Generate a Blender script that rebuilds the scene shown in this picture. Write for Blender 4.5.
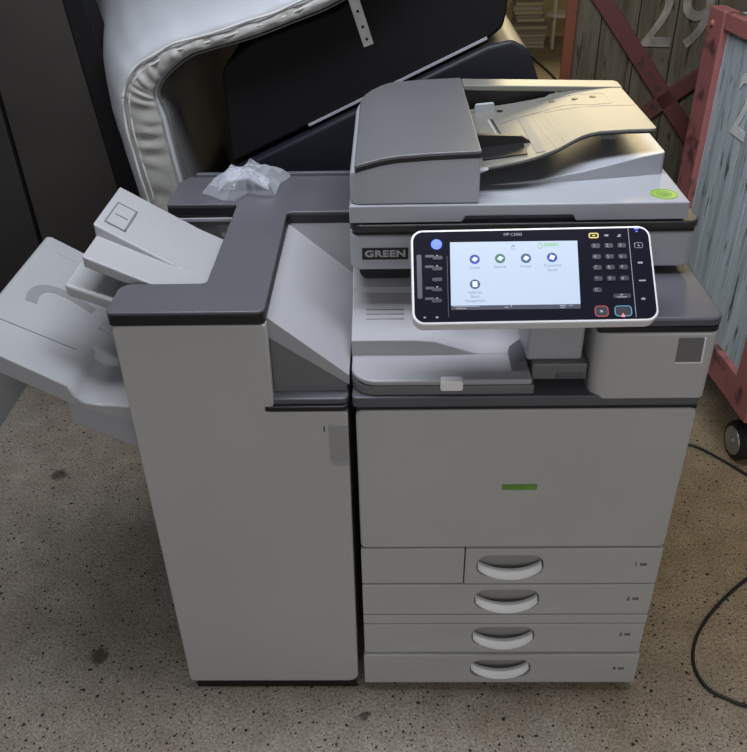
import bpy, bmesh, math, random
from mathutils import Vector, Matrix, noise
random.seed(7)
S = bpy.context.scene
COL = S.collection
for o in list(bpy.data.objects):
    bpy.data.objects.remove(o)

# ------------------------------------------------------------------ camera
cam_d = bpy.data.cameras.new('camera')
cam_d.sensor_fit = 'HORIZONTAL'; cam_d.sensor_width = 36
cam_d.lens = 829.27 / 747 * 36
cam_d.clip_start = .05
cam = bpy.data.objects.new('camera', cam_d); COL.objects.link(cam)
def cam_axes(p, y, r):
    cp, sp, cy, sy = math.cos(p), math.sin(p), math.cos(y), math.sin(y)
    f = Vector((sy*cp, cy*cp, -sp)); ri = Vector((cy, -sy, 0)); d = f.cross(ri)
    cr, sr = math.cos(r), math.sin(r)
    return ri*cr + d*sr, d*cr - ri*sr, f
ri, dn, fw = cam_axes(.5878, -.0258, .0233)
m = Matrix((ri, -dn, -fw)).transposed().to_4x4(); m.translation = (.0641, -1.15, 1.5997)
cam.matrix_world = m
S.camera = cam

# ------------------------------------------------------------------ light
S.view_settings.view_transform = 'Standard'; S.view_settings.look = 'None'
S.view_settings.gamma = 1; S.view_settings.use_curve_mapping = False
S.view_settings.exposure = 0
world = bpy.data.worlds.new('world'); S.world = world; world.use_nodes = True
bg = world.node_tree.nodes['Background']
bg.inputs[0].default_value = (.75, .82, 1, 1); bg.inputs[1].default_value = .19
def area(name, loc, target, sx, sy, power, color):
    l = bpy.data.lights.new(name, 'AREA'); l.shape = 'RECTANGLE'; l.size = sx; l.size_y = sy
    l.energy = power; l.color = color
    o = bpy.data.objects.new(name, l); COL.objects.link(o); o.location = loc
    o.rotation_euler = (Vector(target)-Vector(loc)).to_track_quat('-Z', 'Y').to_euler()
    return o
area('ceiling_light_front', (.08, .15, 2.68), (.08, .15, 0), 1.7, .6, 46, (.88, .92, 1))
area('front_fill', (.5, -3.2, 1.8), (.1, 0, .1), 2.6, 1.6, 25, (1, .97, .93))  # fill light added behind the camera to lift the front faces
area('next_room_lamp', (1.35, 5.0, 2.3), (.6, 1.4, 1.0), 1.7, .9, 72, (1, .82, .48))

# ------------------------------------------------------------------ materials
def mat(name, col, rough=.5, metal=0, spec=.5, bump=0, bscale=400, var=0, vscale=6, emit=None, estr=1):
    M = bpy.data.materials.new(name); M.use_nodes = True
    nt = M.node_tree; b = nt.nodes['Principled BSDF']
    b.inputs['Base Color'].default_value = (*col, 1)
    b.inputs['Roughness'].default_value = rough; b.inputs['Metallic'].default_value = metal
    b.inputs['Specular IOR Level'].default_value = spec
    tc = nt.nodes.new('ShaderNodeTexCoord')
    if var:
        n = nt.nodes.new('ShaderNodeTexNoise'); n.inputs['Scale'].default_value = vscale; n.inputs['Detail'].default_value = 5
        nt.links.new(tc.outputs['Object'], n.inputs['Vector'])
        r = nt.nodes.new('ShaderNodeValToRGB')
        r.color_ramp.elements[0].position = .3; r.color_ramp.elements[1].position = .7
        r.color_ramp.elements[0].color = (*[c*(1-var) for c in col], 1)
        r.color_ramp.elements[1].color = (*[min(1, c*(1+var)) for c in col], 1)
        nt.links.new(n.outputs['Fac'], r.inputs['Fac']); nt.links.new(r.outputs['Color'], b.inputs['Base Color'])
    if bump:
        n = nt.nodes.new('ShaderNodeTexNoise'); n.inputs['Scale'].default_value = bscale; n.inputs['Detail'].default_value = 2
        nt.links.new(tc.outputs['Object'], n.inputs['Vector'])
        bp = nt.nodes.new('ShaderNodeBump'); bp.inputs['Strength'].default_value = bump; bp.inputs['Distance'].default_value = .002
        nt.links.new(n.outputs['Fac'], bp.inputs['Height']); nt.links.new(bp.outputs['Normal'], b.inputs['Normal'])
    if emit:
        b.inputs['Emission Color'].default_value = (*emit, 1); b.inputs['Emission Strength'].default_value = estr
    return M
WHITE = mat('white_plastic', (.47, .463, .445), .42, bump=.05, bscale=900, var=.03, vscale=3)
LIDW = mat('lid_white_plastic', (.375, .39, .425), .36, bump=.04, bscale=900, var=.02)
TRAYW = mat('tray_grey_plastic', (.385, .392, .405), .45, bump=.05, bscale=900, var=.03)
LGREY = mat('light_grey_plastic', (.36, .36, .38), .38, bump=.05, bscale=900, var=.03)
MGREY = mat('mid_grey_plastic', (.16, .16, .165), .45, bump=.05, bscale=900, var=.04)
CHAR = mat('charcoal_plastic', (.098, .098, .112), .32, bump=.06, bscale=900, var=.06)
BLACK = mat('black_plastic', (.008, .008, .009), .45)
GAP = mat('dark_gap', (.012, .012, .013), .8)
SILVER = mat('silver_handle', (.85, .85, .84), .3, bump=.03, var=.03)
RECESS = mat('handle_recess_grey', (.33, .325, .31), .5, var=.03)
FEED = mat('feeder_tray_plastic', (.175, .17, .15), .42, bump=.04, bscale=900, var=.04, vscale=12)
FEEDC = mat('feeder_cover_plastic', (.115, .116, .124), .45, spec=.9, bump=.05, bscale=900, var=.05)
GREEN = mat('green_badge', (.12, .30, .035), .4, var=.2, vscale=60)
GLASSB = mat('panel_black', (.011, .011, .020), .12, spec=.3)
BEZEL = mat('panel_bezel_white', (.85, .85, .86), .35)
SCREEN = mat('screen_lit', (.05, .05, .05), .3, emit=(.53, .65, .84), estr=1.0)
SCRBAR = mat('screen_status_bar', (.02, .02, .03), .3, emit=(.10, .11, .16), estr=.5)
INK = mat('print_dark', (.03, .03, .03), .6)
PALE = mat('print_pale', (.34, .34, .38), .5)
SOFT = mat('key_dark', (.035, .035, .045), .35)
STRIP = mat('panel_strip', (.07, .07, .085), .35)
YEL = mat('key_ring_yellow', (.6, .5, .15), .4, emit=(.7, .6, .2), estr=.35)
RED = mat('key_ring_red', (.45, .06, .06), .4, emit=(.5, .1, .1), estr=.2)
BLUR = mat('key_ring_blue', (.10, .3, .45), .4, emit=(.1, .3, .5), estr=.3)
LEDR = mat('led_red', (.8, .1, .1), .4, emit=(1, .25, .2), estr=1)
LEDB = mat('led_blue', (.1, .15, .8), .4, emit=(.12, .2, .95), estr=1)
HOME = mat('home_lit', (.1, .15, .6), .3, emit=(.10, .17, .75), estr=.9)
IC_B = mat('icon_blue', (.01, .01, .1), .4, emit=(.012, .03, .32), estr=1)
IC_G = mat('icon_green', (.01, .06, .03), .4, emit=(.02, .12, .07), estr=1)
IC_T = mat('icon_teal', (.01, .03, .06), .4, emit=(.015, .07, .15), estr=1)
IC_W = mat('icon_white', (.3, .3, .3), .4, emit=(.55, .68, .85), estr=1)
TXTS = mat('screen_text', (.1, .1, .12), .4, emit=(.2, .24, .3), estr=1)
LOGOG = mat('screen_logo_green', (.1, .3, .1), .4, emit=(.13, .30, .14), estr=1)
BRASS = mat('number_paint_white', (.80, .80, .77), .8, var=.15, vscale=60)
FADED = mat('faded_number_paint', (.24, .215, .18), .85, var=.35, vscale=25)
BRAND = mat('brand_grey_letters', (.36, .36, .37), .4)
STICK = mat('sticker_green', (.29, .43, .09), .5)
STICKD = mat('sticker_green_dark', (.16, .34, .05), .5)
LABEL = mat('label_grey', (.16, .157, .155), .5)

# ------------------------------------------------------------------ builders
def BM(): return bmesh.new()
def box(bm, x0, x1, y0, y1, z0, z1):
    v = [bm.verts.new(p) for p in ((x0,y0,z0),(x1,y0,z0),(x1,y1,z0),(x0,y1,z0),(x0,y0,z1),(x1,y0,z1),(x1,y1,z1),(x0,y1,z1))]
    for f in ((3,2,1,0),(4,5,6,7),(0,1,5,4),(1,2,6,5),(2,3,7,6),(3,0,4,7)): bm.faces.new([v[i] for i in f])
def rc(pts, r, n=6):
    """round the corners of a 2D polygon; r is one radius or one per corner"""
    out = []; N = len(pts)
    for i, p in enumerate(pts):
        ra = r[i] if isinstance(r, (list, tuple)) else r
        if ra <= 0: out.append(tuple(p)); continue
        p = Vector(p[:2]); a = Vector(pts[i-1][:2])-p; b = Vector(pts[(i+1) % N][:2])-p
        ang = a.angle(b); t = min(ra/math.tan(ang/2), a.length*.49, b.length*.49); ra2 = t*math.tan(ang/2)
        a.normalize(); b.normalize(); c = p+(a+b).normalized()*(ra2/math.sin(ang/2))
        s = p+a*t-c; e = p+b*t-c; tot = s.angle_signed(e) if s.length and e.length else 0
        for k in range(n+1):
            d = s.copy(); d.rotate(Matrix.Rotation(-tot*k/n, 2)); out.append(tuple(c+d))
    return out
def prism(bm, pts, axis, a, b):
    """extrude polygon pts along axis; axis 'y': pts are (x,z); 'x': (y,z); 'z': (x,y)"""
    def P(p, t): return {'y': (p[0], t, p[1]), 'x': (t, p[0], p[1]), 'z': (p[0], p[1], t)}[axis]
    A = [bm.verts.new(P(p, a)) for p in pts]; B = [bm.verts.new(P(p, b)) for p in pts]
    n = len(pts)
    bm.faces.new(A[::-1]); bm.faces.new(B)
    for i in range(n): bm.faces.new((A[i], A[(i+1) % n], B[(i+1) % n], B[i]))
def ribbon(bm, cols):
    """cols: (x, y0, y1, ztop, zbot) lofted along x"""
    R = [[bm.verts.new(p) for p in ((x,y0,zt),(x,y1,zt),(x,y1,zb),(x,y0,zb))] for x,y0,y1,zt,zb in cols]
    for a, b in zip(R, R[1:]):
        for i in range(4): bm.faces.new((a[i], a[(i+1) % 4], b[(i+1) % 4], b[i]))
    bm.faces.new(R[0][::-1]); bm.faces.new(R[-1])
def loft(bm, rings, caps=True):
    R = [[bm.verts.new(p) for p in r] for r in rings]; n = len(R[0])
    for a, b in zip(R, R[1:]):
        for i in range(n): bm.faces.new((a[i], a[(i+1) % n], b[(i+1) % n], b[i]))
    if caps: bm.faces.new(R[0][::-1]); bm.faces.new(R[-1])
def tube(bm, pts, r, n=10):
    pts = [Vector(p) for p in pts]; rings = []; up = Vector((0, 0, 1))
    for i, p in enumerate(pts):
        t = (pts[min(i+1, len(pts)-1)]-pts[max(i-1, 0)]).normalized()
        u = up if abs(t.dot(up)) < .95 else Vector((1, 0, 0))
        a = t.cross(u).normalized(); b = a.cross(t)
        ra = r[i] if isinstance(r, (list, tuple)) else r
        rings.append([p+a*ra*math.cos(2*math.pi*k/n)+b*ra*math.sin(2*math.pi*k/n) for k in range(n)])
    loft(bm, rings)
def smooth_path(pts, n=8):
    P = [Vector(p) for p in pts]; P = [P[0]*2-P[1]]+P+[P[-1]*2-P[-2]]; out = []
    for i in range(1, len(P)-2):
        a, b, c, d = P[i-1:i+3]
        for k in range(n):
            t = k/n
            out.append(.5*((2*b)+(c-a)*t+(2*a-5*b+4*c-d)*t*t+(3*b-a-3*c+d)*t**3))
    out.append(P[-2]); return out
def disc(bm, c, axis, r, h, n=24, r2=None):
    c = Vector(c); ax = Vector(axis).normalized()
    tube(bm, [c, c+ax*h], [r, r if r2 is None else r2], n)
def wloc(p):
    v = Vector((0, 0, 0))
    while p: v += p.location; p = p.parent
    return v
def obj(name, bm, material, parent=None, bevel=0, seg=3, M=None, sharp=38, loc=None):
    """bm is in world coordinates (M maps it there); linked as one mesh object"""
    if M is not None: bmesh.ops.transform(bm, matrix=M, verts=bm.verts)
    base = wloc(parent) if parent else Vector(loc or (0, 0, 0))
    bmesh.ops.translate(bm, vec=-base, verts=bm.verts)
    bmesh.ops.recalc_face_normals(bm, faces=bm.faces)
    me = bpy.data.meshes.new(name); bm.to_mesh(me); bm.free()
    me.polygons.foreach_set('use_smooth', [True]*len(me.polygons))
    me.set_sharp_from_angle(angle=math.radians(sharp))
    me.materials.append(material)
    o = bpy.data.objects.new(name, me); COL.objects.link(o)
    if parent: o.parent = parent
    elif loc: o.location = loc
    if bevel:
        b = o.modifiers.new('bevel', 'BEVEL'); b.width = bevel; b.segments = seg
        b.limit_method = 'ANGLE'; b.angle_limit = math.radians(40); b.harden_normals = True
    return o
def tag(o, label, cat=None, group=None, kind=None):
    if label: o['label'] = label
    if cat: o['category'] = cat
    if group: o['group'] = group
    if kind: o['kind'] = kind
    return o
def thing(name, label, cat, loc, group=None):
    o = bpy.data.objects.new(name, None); COL.objects.link(o); o.location = loc; o.empty_display_size = .1
    return tag(o, label, cat, group)
def struct(name, bm, m, **k):
    return tag(obj(name, bm, m, **k), None, kind='structure')
def frame(O, X, Y):
    X = Vector(X).normalized(); Y = Vector(Y); Z = X.cross(Y).normalized(); Y = Z.cross(X)
    M = Matrix((X, Y, Z)).transposed().to_4x4(); M.translation = O; return M
def front(x, y, z): return frame((x, y, z), (1, 0, 0), (0, 0, 1))   # local xy on a face looking at -y
def from_curve(cu):
    t = bpy.data.objects.new('tmp', cu); COL.objects.link(t)
    dg = bpy.context.evaluated_depsgraph_get(); dg.update()
    me = bpy.data.meshes.new_from_object(t.evaluated_get(dg)); bpy.data.objects.remove(t)
    bm = BM(); bm.from_mesh(me); bpy.data.meshes.remove(me); bpy.data.curves.remove(cu); return bm
def text(s, size, depth=.0003, align='CENTER', bold=0, space=1):
    cu = bpy.data.curves.new('t', 'FONT'); cu.body = s; cu.size = size; cu.align_x = align; cu.align_y = 'CENTER'
    cu.extrude = depth; cu.offset = bold; cu.space_character = space; cu.resolution_u = 3
    return from_curve(cu)
def plate(outline, holes, half, bevel=0):
    cu = bpy.data.curves.new('p', 'CURVE'); cu.dimensions = '2D'; cu.fill_mode = 'BOTH'; cu.extrude = half; cu.bevel_depth = bevel; cu.bevel_resolution = 2
    for pts in [outline]+holes:
        s = cu.splines.new('POLY'); s.points.add(len(pts)-1); s.use_cyclic_u = True
        for q, p in zip(s.points, pts): q.co = (p[0], p[1], 0, 1)
    if bevel: cu.offset = -bevel
    bm = from_curve(cu); bmesh.ops.remove_doubles(bm, verts=bm.verts, dist=1e-6); return bm
def rrect(cx, cy, w, h, r, n=5):
    return rc([(cx-w/2, cy-h/2), (cx+w/2, cy-h/2), (cx+w/2, cy+h/2), (cx-w/2, cy+h/2)], r, n)
def flat(bm, pts, z0, z1): prism(bm, pts, 'z', z0, z1)
def ring(bm, cx, cy, w, h, r, t, z0, z1):
    o = rrect(cx, cy, w, h, r); i = rrect(cx, cy, w-2*t, h-2*t, max(r-t, .0003))
    n = len(o); V = [[bm.verts.new((p[0], p[1], z)) for p in q] for q, z in ((o, z0), (o, z1), (i, z1), (i, z0))]
    for a in range(4):
        A, B = V[a], V[(a+1) % 4]
        for k in range(n): bm.faces.new((A[k], A[(k+1) % n], B[(k+1) % n], B[k]))

# ------------------------------------------------------------------ setting
def floor_mat():
    M = bpy.data.materials.new('terrazzo_floor'); M.use_nodes = True; nt = M.node_tree; b = nt.nodes['Principled BSDF']
    L = nt.links.new; N = nt.nodes.new
    geo = N('ShaderNodeNewGeometry')
    def ns(scale, det=6, rough=.6):
        n = N('ShaderNodeTexNoise'); n.inputs['Scale'].default_value = scale; n.inputs['Detail'].default_value = det
        n.inputs['Roughness'].default_value = rough; L(geo.outputs['Position'], n.inputs['Vector']); return n
    def ramp(src, stops):
        r = N('ShaderNodeValToRGB'); e = r.color_ramp.elements
        e[0].position, e[0].color = stops[0][0], (*stops[0][1], 1); e[1].position, e[1].color = stops[-1][0], (*stops[-1][1], 1)
        for p, c in stops[1:-1]: q = e.new(p); q.color = (*c, 1)
        L(src, r.inputs['Fac']); return r
    def mix(t, fac, a, bb):
        x = N('ShaderNodeMix'); x.data_type = 'RGBA'; x.blend_type = t
        if isinstance(fac, float): x.inputs[0].default_value = fac
        else: L(fac, x.inputs[0])
        L(a, x.inputs[6]); L(bb, x.inputs[7]); return x.outputs[2]
    big = ramp(ns(1.6).outputs['Fac'], [(.34, (.41, .34, .255)), (.52, (.52, .455, .37)), (.68, (.59, .54, .46))])
    mid = ramp(ns(14, 5).outputs['Fac'], [(.3, (.62, .6, .57)), (.7, (1, 1, 1))])
    fine = ramp(ns(160, 4, .75).outputs['Fac'], [(.38, (.30, .29, .27)), (.60, (1, 1, 1))])
    dd = N('ShaderNodeVectorMath'); dd.operation = 'DISTANCE'; dd.inputs[1].default_value = (1.05, .42, 0)
    wv = N('ShaderNodeVectorMath'); wv.operation = 'MULTIPLY_ADD'; wv.inputs[1].default_value = (.5, .5, 0); L(ns(2.5).outputs['Color'], wv.inputs[0]); L(geo.outputs['Position'], wv.inputs[2])
    ov = N('ShaderNodeVectorMath'); ov.operation = 'SUBTRACT'; ov.inputs[1].default_value = (.25, .25, 0); L(wv.outputs[0], ov.inputs[0]); L(ov.outputs[0], dd.inputs[0])
    worn = ramp(dd.outputs['Value'], [(.40, (1, 1, 1)), (.85, (0, 0, 0))])
    tan = ramp(ns(1.9).outputs['Fac'], [(.34, (.40, .285, .15)), (.52, (.49, .365, .22)), (.68, (.52, .41, .28))])
    base = mix('MIX', worn.outputs['Color'], big.outputs['Color'], tan.outputs['Color'])
    c = mix('MULTIPLY', .75, base, mid.outputs['Color']); c = mix('MULTIPLY', .75, c, fine.outputs['Color'])
    grain = ramp(ns(420, 2, .6).outputs['Fac'], [(.36, (.55, .54, .52)), (.64, (1.35, 1.33, 1.3))])
    c = mix('MULTIPLY', .8, c, grain.outputs['Color'])
    # slightly greyer towards the left wall, with the weaker light there painted in
    sx = N('ShaderNodeSeparateXYZ'); L(geo.outputs['Position'], sx.inputs[0])
    ad = N('ShaderNodeMath'); ad.operation = 'MULTIPLY_ADD'; ad.inputs[1].default_value = .9; L(ns(1.1).outputs['Fac'], ad.inputs[0]); L(sx.outputs['X'], ad.inputs[2])
    left_dim = ramp(ad.outputs[0], [(.0, (.86, .88, .92)), (.62, (1, 1, 1))])
    c = mix('MULTIPLY', 1.0, c, left_dim.outputs['Color'])
    # chips of stone, two sizes
    for sc, lo, hi, pr in ((50, .14, .185, .5), (110, .18, .24, .5), (27, .10, .125, .3)):
        v = N('ShaderNodeTexVoronoi'); v.inputs['Scale'].default_value = sc
        dn_ = N('ShaderNodeTexNoise'); dn_.inputs['Scale'].default_value = 90; L(geo.outputs['Position'], dn_.inputs['Vector'])
        add = N('ShaderNodeVectorMath'); add.operation = 'MULTIPLY_ADD'; add.inputs[1].default_value = (.006, .006, .006)
        L(dn_.outputs['Color'], add.inputs[0]); L(geo.outputs['Position'], add.inputs[2]); L(add.outputs[0], v.inputs['Vector'])
        near = ramp(v.outputs['Distance'], [(lo, (1, 1, 1)), (hi, (0, 0, 0))])
        sel = N('ShaderNodeSeparateColor'); L(v.outputs['Color'], sel.inputs[0])
        lt = N('ShaderNodeMath'); lt.operation = 'LESS_THAN'; lt.inputs[1].default_value = pr; L(sel.outputs[0], lt.inputs[0])
        mul = N('ShaderNodeMath'); mul.operation = 'MULTIPLY'; L(near.outputs['Color'], mul.inputs[0]); L(lt.outputs[0], mul.inputs[1])
        dk = N('ShaderNodeRGB'); dk.outputs[0].default_value = (.018, .015, .012, 1)
        c = mix('MIX', mul.outputs[0], c, dk.outputs[0])
    # two dirt spots
    for (x, y, r) in ((-.93, .735, .022), (-.62, .085, .02), (.0, -.07, .012)):
        d = N('ShaderNodeVectorMath'); d.operation = 'DISTANCE'; d.inputs[1].default_value = (x, y, 0)
        w = N('ShaderNodeTexNoise'); w.inputs['Scale'].default_value = 50; L(geo.outputs['Position'], w.inputs['Vector'])
        sc2 = N('ShaderNodeVectorMath'); sc2.operation = 'MULTIPLY_ADD'; sc2.inputs[1].default_value = (.03, .03, 0)
        L(w.outputs['Color'], sc2.inputs[0]); L(geo.outputs['Position'], sc2.inputs[2])
        off = N('ShaderNodeVectorMath'); off.operation = 'SUBTRACT'; off.inputs[1].default_value = (.015, .015, 0); L(sc2.outputs[0], off.inputs[0])
        L(off.outputs[0], d.inputs[0])
        near = ramp(d.outputs['Value'], [(r*.7, (.8, .8, .8)), (r*1.3, (0, 0, 0))])
        dk = N('ShaderNodeRGB'); dk.outputs[0].default_value = (.035, .026, .018, 1)
        c = mix('MIX', near.outputs['Color'], c, dk.outputs[0])
    L(c, b.inputs['Base Color']); b.inputs['Roughness'].default_value = .55; b.inputs['Specular IOR Level'].default_value = .3
    return M
WALLG = mat('grey_green_plaster', (.30, .32, .29), .9, bump=.2, bscale=60, var=.25, vscale=3)
WALLL = mat('grey_plaster', (.26, .26, .255), .9, bump=.2, bscale=60, var=.2, vscale=3)
WALLY = mat('cream_plaster', (.62, .52, .30), .9, bump=.2, bscale=60, var=.12, vscale=2)
CEIL = mat('ceiling_paint', (.3, .3, .3), .9)
bm = BM(); box(bm, -3, 4, -4.5, 7, -.08, 0); struct('floor', bm, floor_mat())
bm = BM(); box(bm, -3, 4, -1.8, 7, 2.75, 2.85); struct('ceiling', bm, CEIL)
bm = BM(); box(bm, -1.32, -1.2, -.4, 2.4, 0, 2.75); struct('wall_left', bm, WALLL)
bm = BM(); box(bm, -1.2, .34, 2.4, 2.5, 0, 2.75); struct('wall_back', bm, WALLG)
bm = BM(); box(bm, 2.6, 4, 2.4, 2.5, 0, 2.75); struct('wall_back_right', bm, WALLG)
bm = BM(); box(bm, -3, 4, 6.65, 6.75, 0, 2.75); struct('wall_far', bm, WALLY)
bm = BM(); box(bm, 3.4, 3.5, 2.5, 6.65, 0, 2.75); struct('wall_right', bm, WALLY)

# ------------------------------------------------------------------ copier
W, D = .587, .62
cop = thing('photocopier', 'white and charcoal office photocopier with four paper drawers, lit touch panel and document feeder', 'photocopier', (W/2, .31, 0))
bm = BM(); box(bm, .02, W-.02, .025, D-.02, 0, .03); obj('base', bm, BLACK, cop)
bm = BM()
box(bm, .006, W-.006, .018, D, .022, .757); box(bm, .004, W-.004, .26, D, .77, .955)
box(bm, .41, W-.006, .10, .27, .77, .915)
obj('cabinet', bm, WHITE, cop, .004)
bm = BM(); box(bm, .004, W-.004, .0177, .0182, .026, .758); box(bm, .003, W-.003, .004, .30, .7585, .768); obj('front_gap', bm, GAP, cop)
# front door
bm = BM(); prism(bm, rc([(.002, .4325), (.585, .4325), (.585, .7605), (.002, .7605)], .012), 'y', 0, .0165)
door = obj('front_door', bm, WHITE, cop, .005)
bm = BM(); prism(bm, rrect(.296, .587, .064, .0125, .002), 'y', -.0015, .001)
tag(obj('badge', bm, GREEN, door, .0005), 'small green rectangular badge')
# blank panel beside the first drawer
bm = BM(); prism(bm, rc([(.002, .333), (.2035, .333), (.2035, .4295), (.002, .4295)], .003), 'y', .001, .012)
obj('blank_panel', bm, WHITE, cop, .002)
def handle_bm(cx, cz):
    bm = BM(); rings = []; n = 18
    for i in range(n+1):
        u = -1+2*i/n; x = cx+u*.0625; sag = 1-u*u
        zt = cz+.0055-.0095*sag; h = .0115+.0055*(sag**.6); yf = -.003-.015*sag**.7
        sec = rc([(yf, zt-h*.85), (yf+.004, zt-h), (yf+.018, zt-h*.8), (yf+.020, zt), (yf+.010, zt)], .0026, 3)
        rings.append([(x, a, b) for a, b in sec])
    loft(bm, rings); return bm
def drawer(x0, x1, z0, z1, cz, num, ntx, ntz, yf=0):
    cx = .2935
    out = rc([(x0, z0), (x1, z0), (x1, z1), (x0, z1)], .004)
    hole = rrect(cx, cz+.003, .131, .058, .026, 8)
    bm = plate([(x-cx, z-cz) for x, z in out], [[(x-cx, z-cz) for x, z in hole]], .0085, .0015)
    d = obj('paper_drawer', bm, WHITE, cop, M=front(cx, yf+.0095, cz))
    bm = BM(); prism(bm, rrect(cx, cz+.003, .135, .061, .028, 8), 'y', .0166, .0174)
    prism(bm, rrect(cx, cz-.019, .10, .006, .002), 'y', .009, .0166)
    obj('handle_pocket', bm, RECESS, d)
    tag(obj('handle', handle_bm(cx, cz), SILVER, d), 'silver curved pull handle')
    bm = text(num, .015, .0002, bold=.0002)
    k = text('', .01) if False else BM()
    for i in range(2): ring(k, .0115+.0065*i, 0, .0058, .0068, .001, .001, -.0002, .0003)
    box(k, .0085, .021, -.001, .0002, -.0002, .0003)
    me = bpy.data.meshes.new('t'); k.to_mesh(me); k.free(); bm.from_mesh(me); bpy.data.meshes.remove(me)
    obj('number_mark', bm, INK, d, M=front(ntx, yf-.0006, ntz))
    return d
drawer(.2055, .585, .333, .4295, .3795, '1', .538, .386)
drawer(.002, .585, .2425, .3295, .2825, '2', .538, .288)
drawer(.002, .585, .1215, .2115, .170, '3', .538, .179)
drawer(.0, .587, .027, .1185, .071, '4', .538, .075, yf=-.006)
bm = BM(); prism(bm, rc([(.002, .2150), (.585, .2150), (.585, .2400), (.002, .2400)], .002), 'y', -.001, .012); obj('trim_strip', bm, WHITE, cop, .0015)
# ledge between door and output bay
bm = BM(); prism(bm, rc([(-.003, -.001), (.586, -.001), (.586, .26), (-.003, .26)], [.008, .008, 0, 0]), 'z', .7685, .790)
obj('ledge', bm, CHAR, cop, .003)
# output bay: floor, sloping bridge tray, lip
bm = BM(); prism(bm, rc([(-.004, .004), (.305, .004), (.305, .26), (-.004, .26)], [.04, 0, 0, 0], 10), 'z', .790, .809)
obj('bay_floor', bm, MGREY, cop, .003)
bm = BM(); prism(bm, rc([(-.004, .002), (.300, .002), (.300, .10), (-.004, .10)], [.045, 0, 0, 0], 10), 'z', .8105, .8215)
lip = obj('output_tray', bm, LGREY, cop, .004)
bm = BM(); prism(bm, rc([(.146, .804), (.184, .804), (.184, .8235), (.146, .8235)], .004), 'y', -.005, .012)
tag(obj('pull_tab', bm, SILVER, lip, .002), 'small silver pull tab')
bm = BM()
R = []
for x, top in ((-.005, .852), (.06, .852), (.11, .851), (.14, .848), (.17, .838), (.20, .8275), (.215, .8235), (.30, .8225)):
    k = (top-.8225)/.03
    pts = [(.083, .815), (.083, top), (.16, top+.020), (.166, top+.021+.006*k), (.192, top+.030+.006*k), (.198, top+.032+.012*k), (.235, top+.046+.012*k), (.258, top+.05+.012*k), (.258, .815)]
    if x < .02: pts = [(a+.0, b) for a, b in pts]
    R.append([(x, a, b) for a, b in pts])
loft(bm, R)
br = obj('bridge_tray', bm, LGREY, cop, .002, sharp=25)
for y, z in ((.134, .8655), (.146, .8688), (.157, .8718), (.174, .8805), (.182, .8833)): 
    bm = BM(); box(bm, .02, .088, y-.0005, y+.0005, z-.001, z+.0006); obj('rib', bm, MGREY, br)
bm = BM(); prism(bm, rrect(.058, .928, .10, .048, .016), 'y', .215, .262); obj('inner_pocket', bm, GAP, cop, .003)
# block at right of the bay and panel support
bm = BM(); prism(bm, rc([(.302, .806), (.395, .806), (.395, .838), (.302, .838)], .004), 'y', .024, .10)
blk = obj('bay_block', bm, MGREY, cop, .004)
bm = BM(); prism(bm, rrect(.366, .815, .046, .010, .002), 'y', .022, .026); obj('latch_slot', bm, CHAR, blk, .0008)
bm = BM(); prism(bm, rc([(.292, .838), (.386, .838), (.386, .965), (.292, .965)], .006), 'y', .035, .16)
obj('panel_support', bm, LGREY, cop, .008)
bm = BM(); prism(bm, [(.268, .823), (.291, .823), (.291, .842), (.284, .838)], 'y', .03, .10); obj('support_gusset', bm, CHAR, cop, .001)
# toner door
bm = BM()
prism(bm, rc([(.398, -.002), (.590, -.002), (.591, .24), (.398, .24)], [.026, .012, 0, 0], 10), 'z', .781, .9125)
ton = obj('toner_door', bm, WHITE, cop, .006, 4, sharp=50)
bm = BM(); prism(bm, rc([(.5285, .857), (.570, .857), (.5675, .903), (.527, .903)], .002), 'y', -.0032, -.001)
tag(obj('grey_window', bm, LABEL, ton), 'small grey square window with a bright rim')
bm = BM(); prism(bm, [(.5285, .8548), (.5725, .8548), (.570, .903), (.5675, .903), (.5695, .857), (.5285, .857)], 'y', -.0036, -.001)
obj('window_rim', bm, BEZEL, ton)
bm = BM()
prism(bm, rc([(.392, -.001), (.594, -.001), (.596, .45), (.392, .45)], [.006, .018, .03, .0]), 'z', .921, .939)
tct = obj('toner_cover_top', bm, CHAR, cop, .006, 4)
bm = BM(); prism(bm, rc([(.396, -.0005), (.593, -.0005), (.595, .44), (.396, .44)], [.006, .018, .03, 0]), 'z', .9125, .922); obj('cover_edge', bm, BLACK, tct)
# scanner box
SY = .152
bm = BM(); prism(bm, rc([(-.005, SY), (W-.003, SY), (W-.003, D), (-.005, D)], [.02, .02, .01, .01], 8), 'z', .953, 1.017)
sc = obj('scanner_body', bm, LIDW, cop, .005)
bm = BM(); prism(bm, rc([(0, SY+.005), (W-.006, SY+.005), (W-.006, D), (0, D)], .012), 'z', 1.016, 1.0245); obj('scanner_gap', bm, BLACK, cop)
bm = BM(); prism(bm, rc([(-.004, SY-.002), (W-.003, SY-.002), (W-.003, D), (-.004, D)], [.02, .02, .01, .01], 8), 'z', 1.0245, 1.0375)
obj('scanner_top', bm, mat('scanner_top_dark', (.03, .03, .032), .35), cop, .003)
bm = BM(); prism(bm, rrect(.0555, .9845, .079, .0215, .001), 'y', SY-.0015, SY+.002); pl = obj('brand_plate', bm, BLACK, sc)
obj('brand_letters', text('GREEN', .0165, .0003, bold=.0006, space=1.08), BRAND, sc, M=front(.0555, SY-.0019, .9843) @ Matrix.Diagonal((1.3, 1, 1, 1)))
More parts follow.
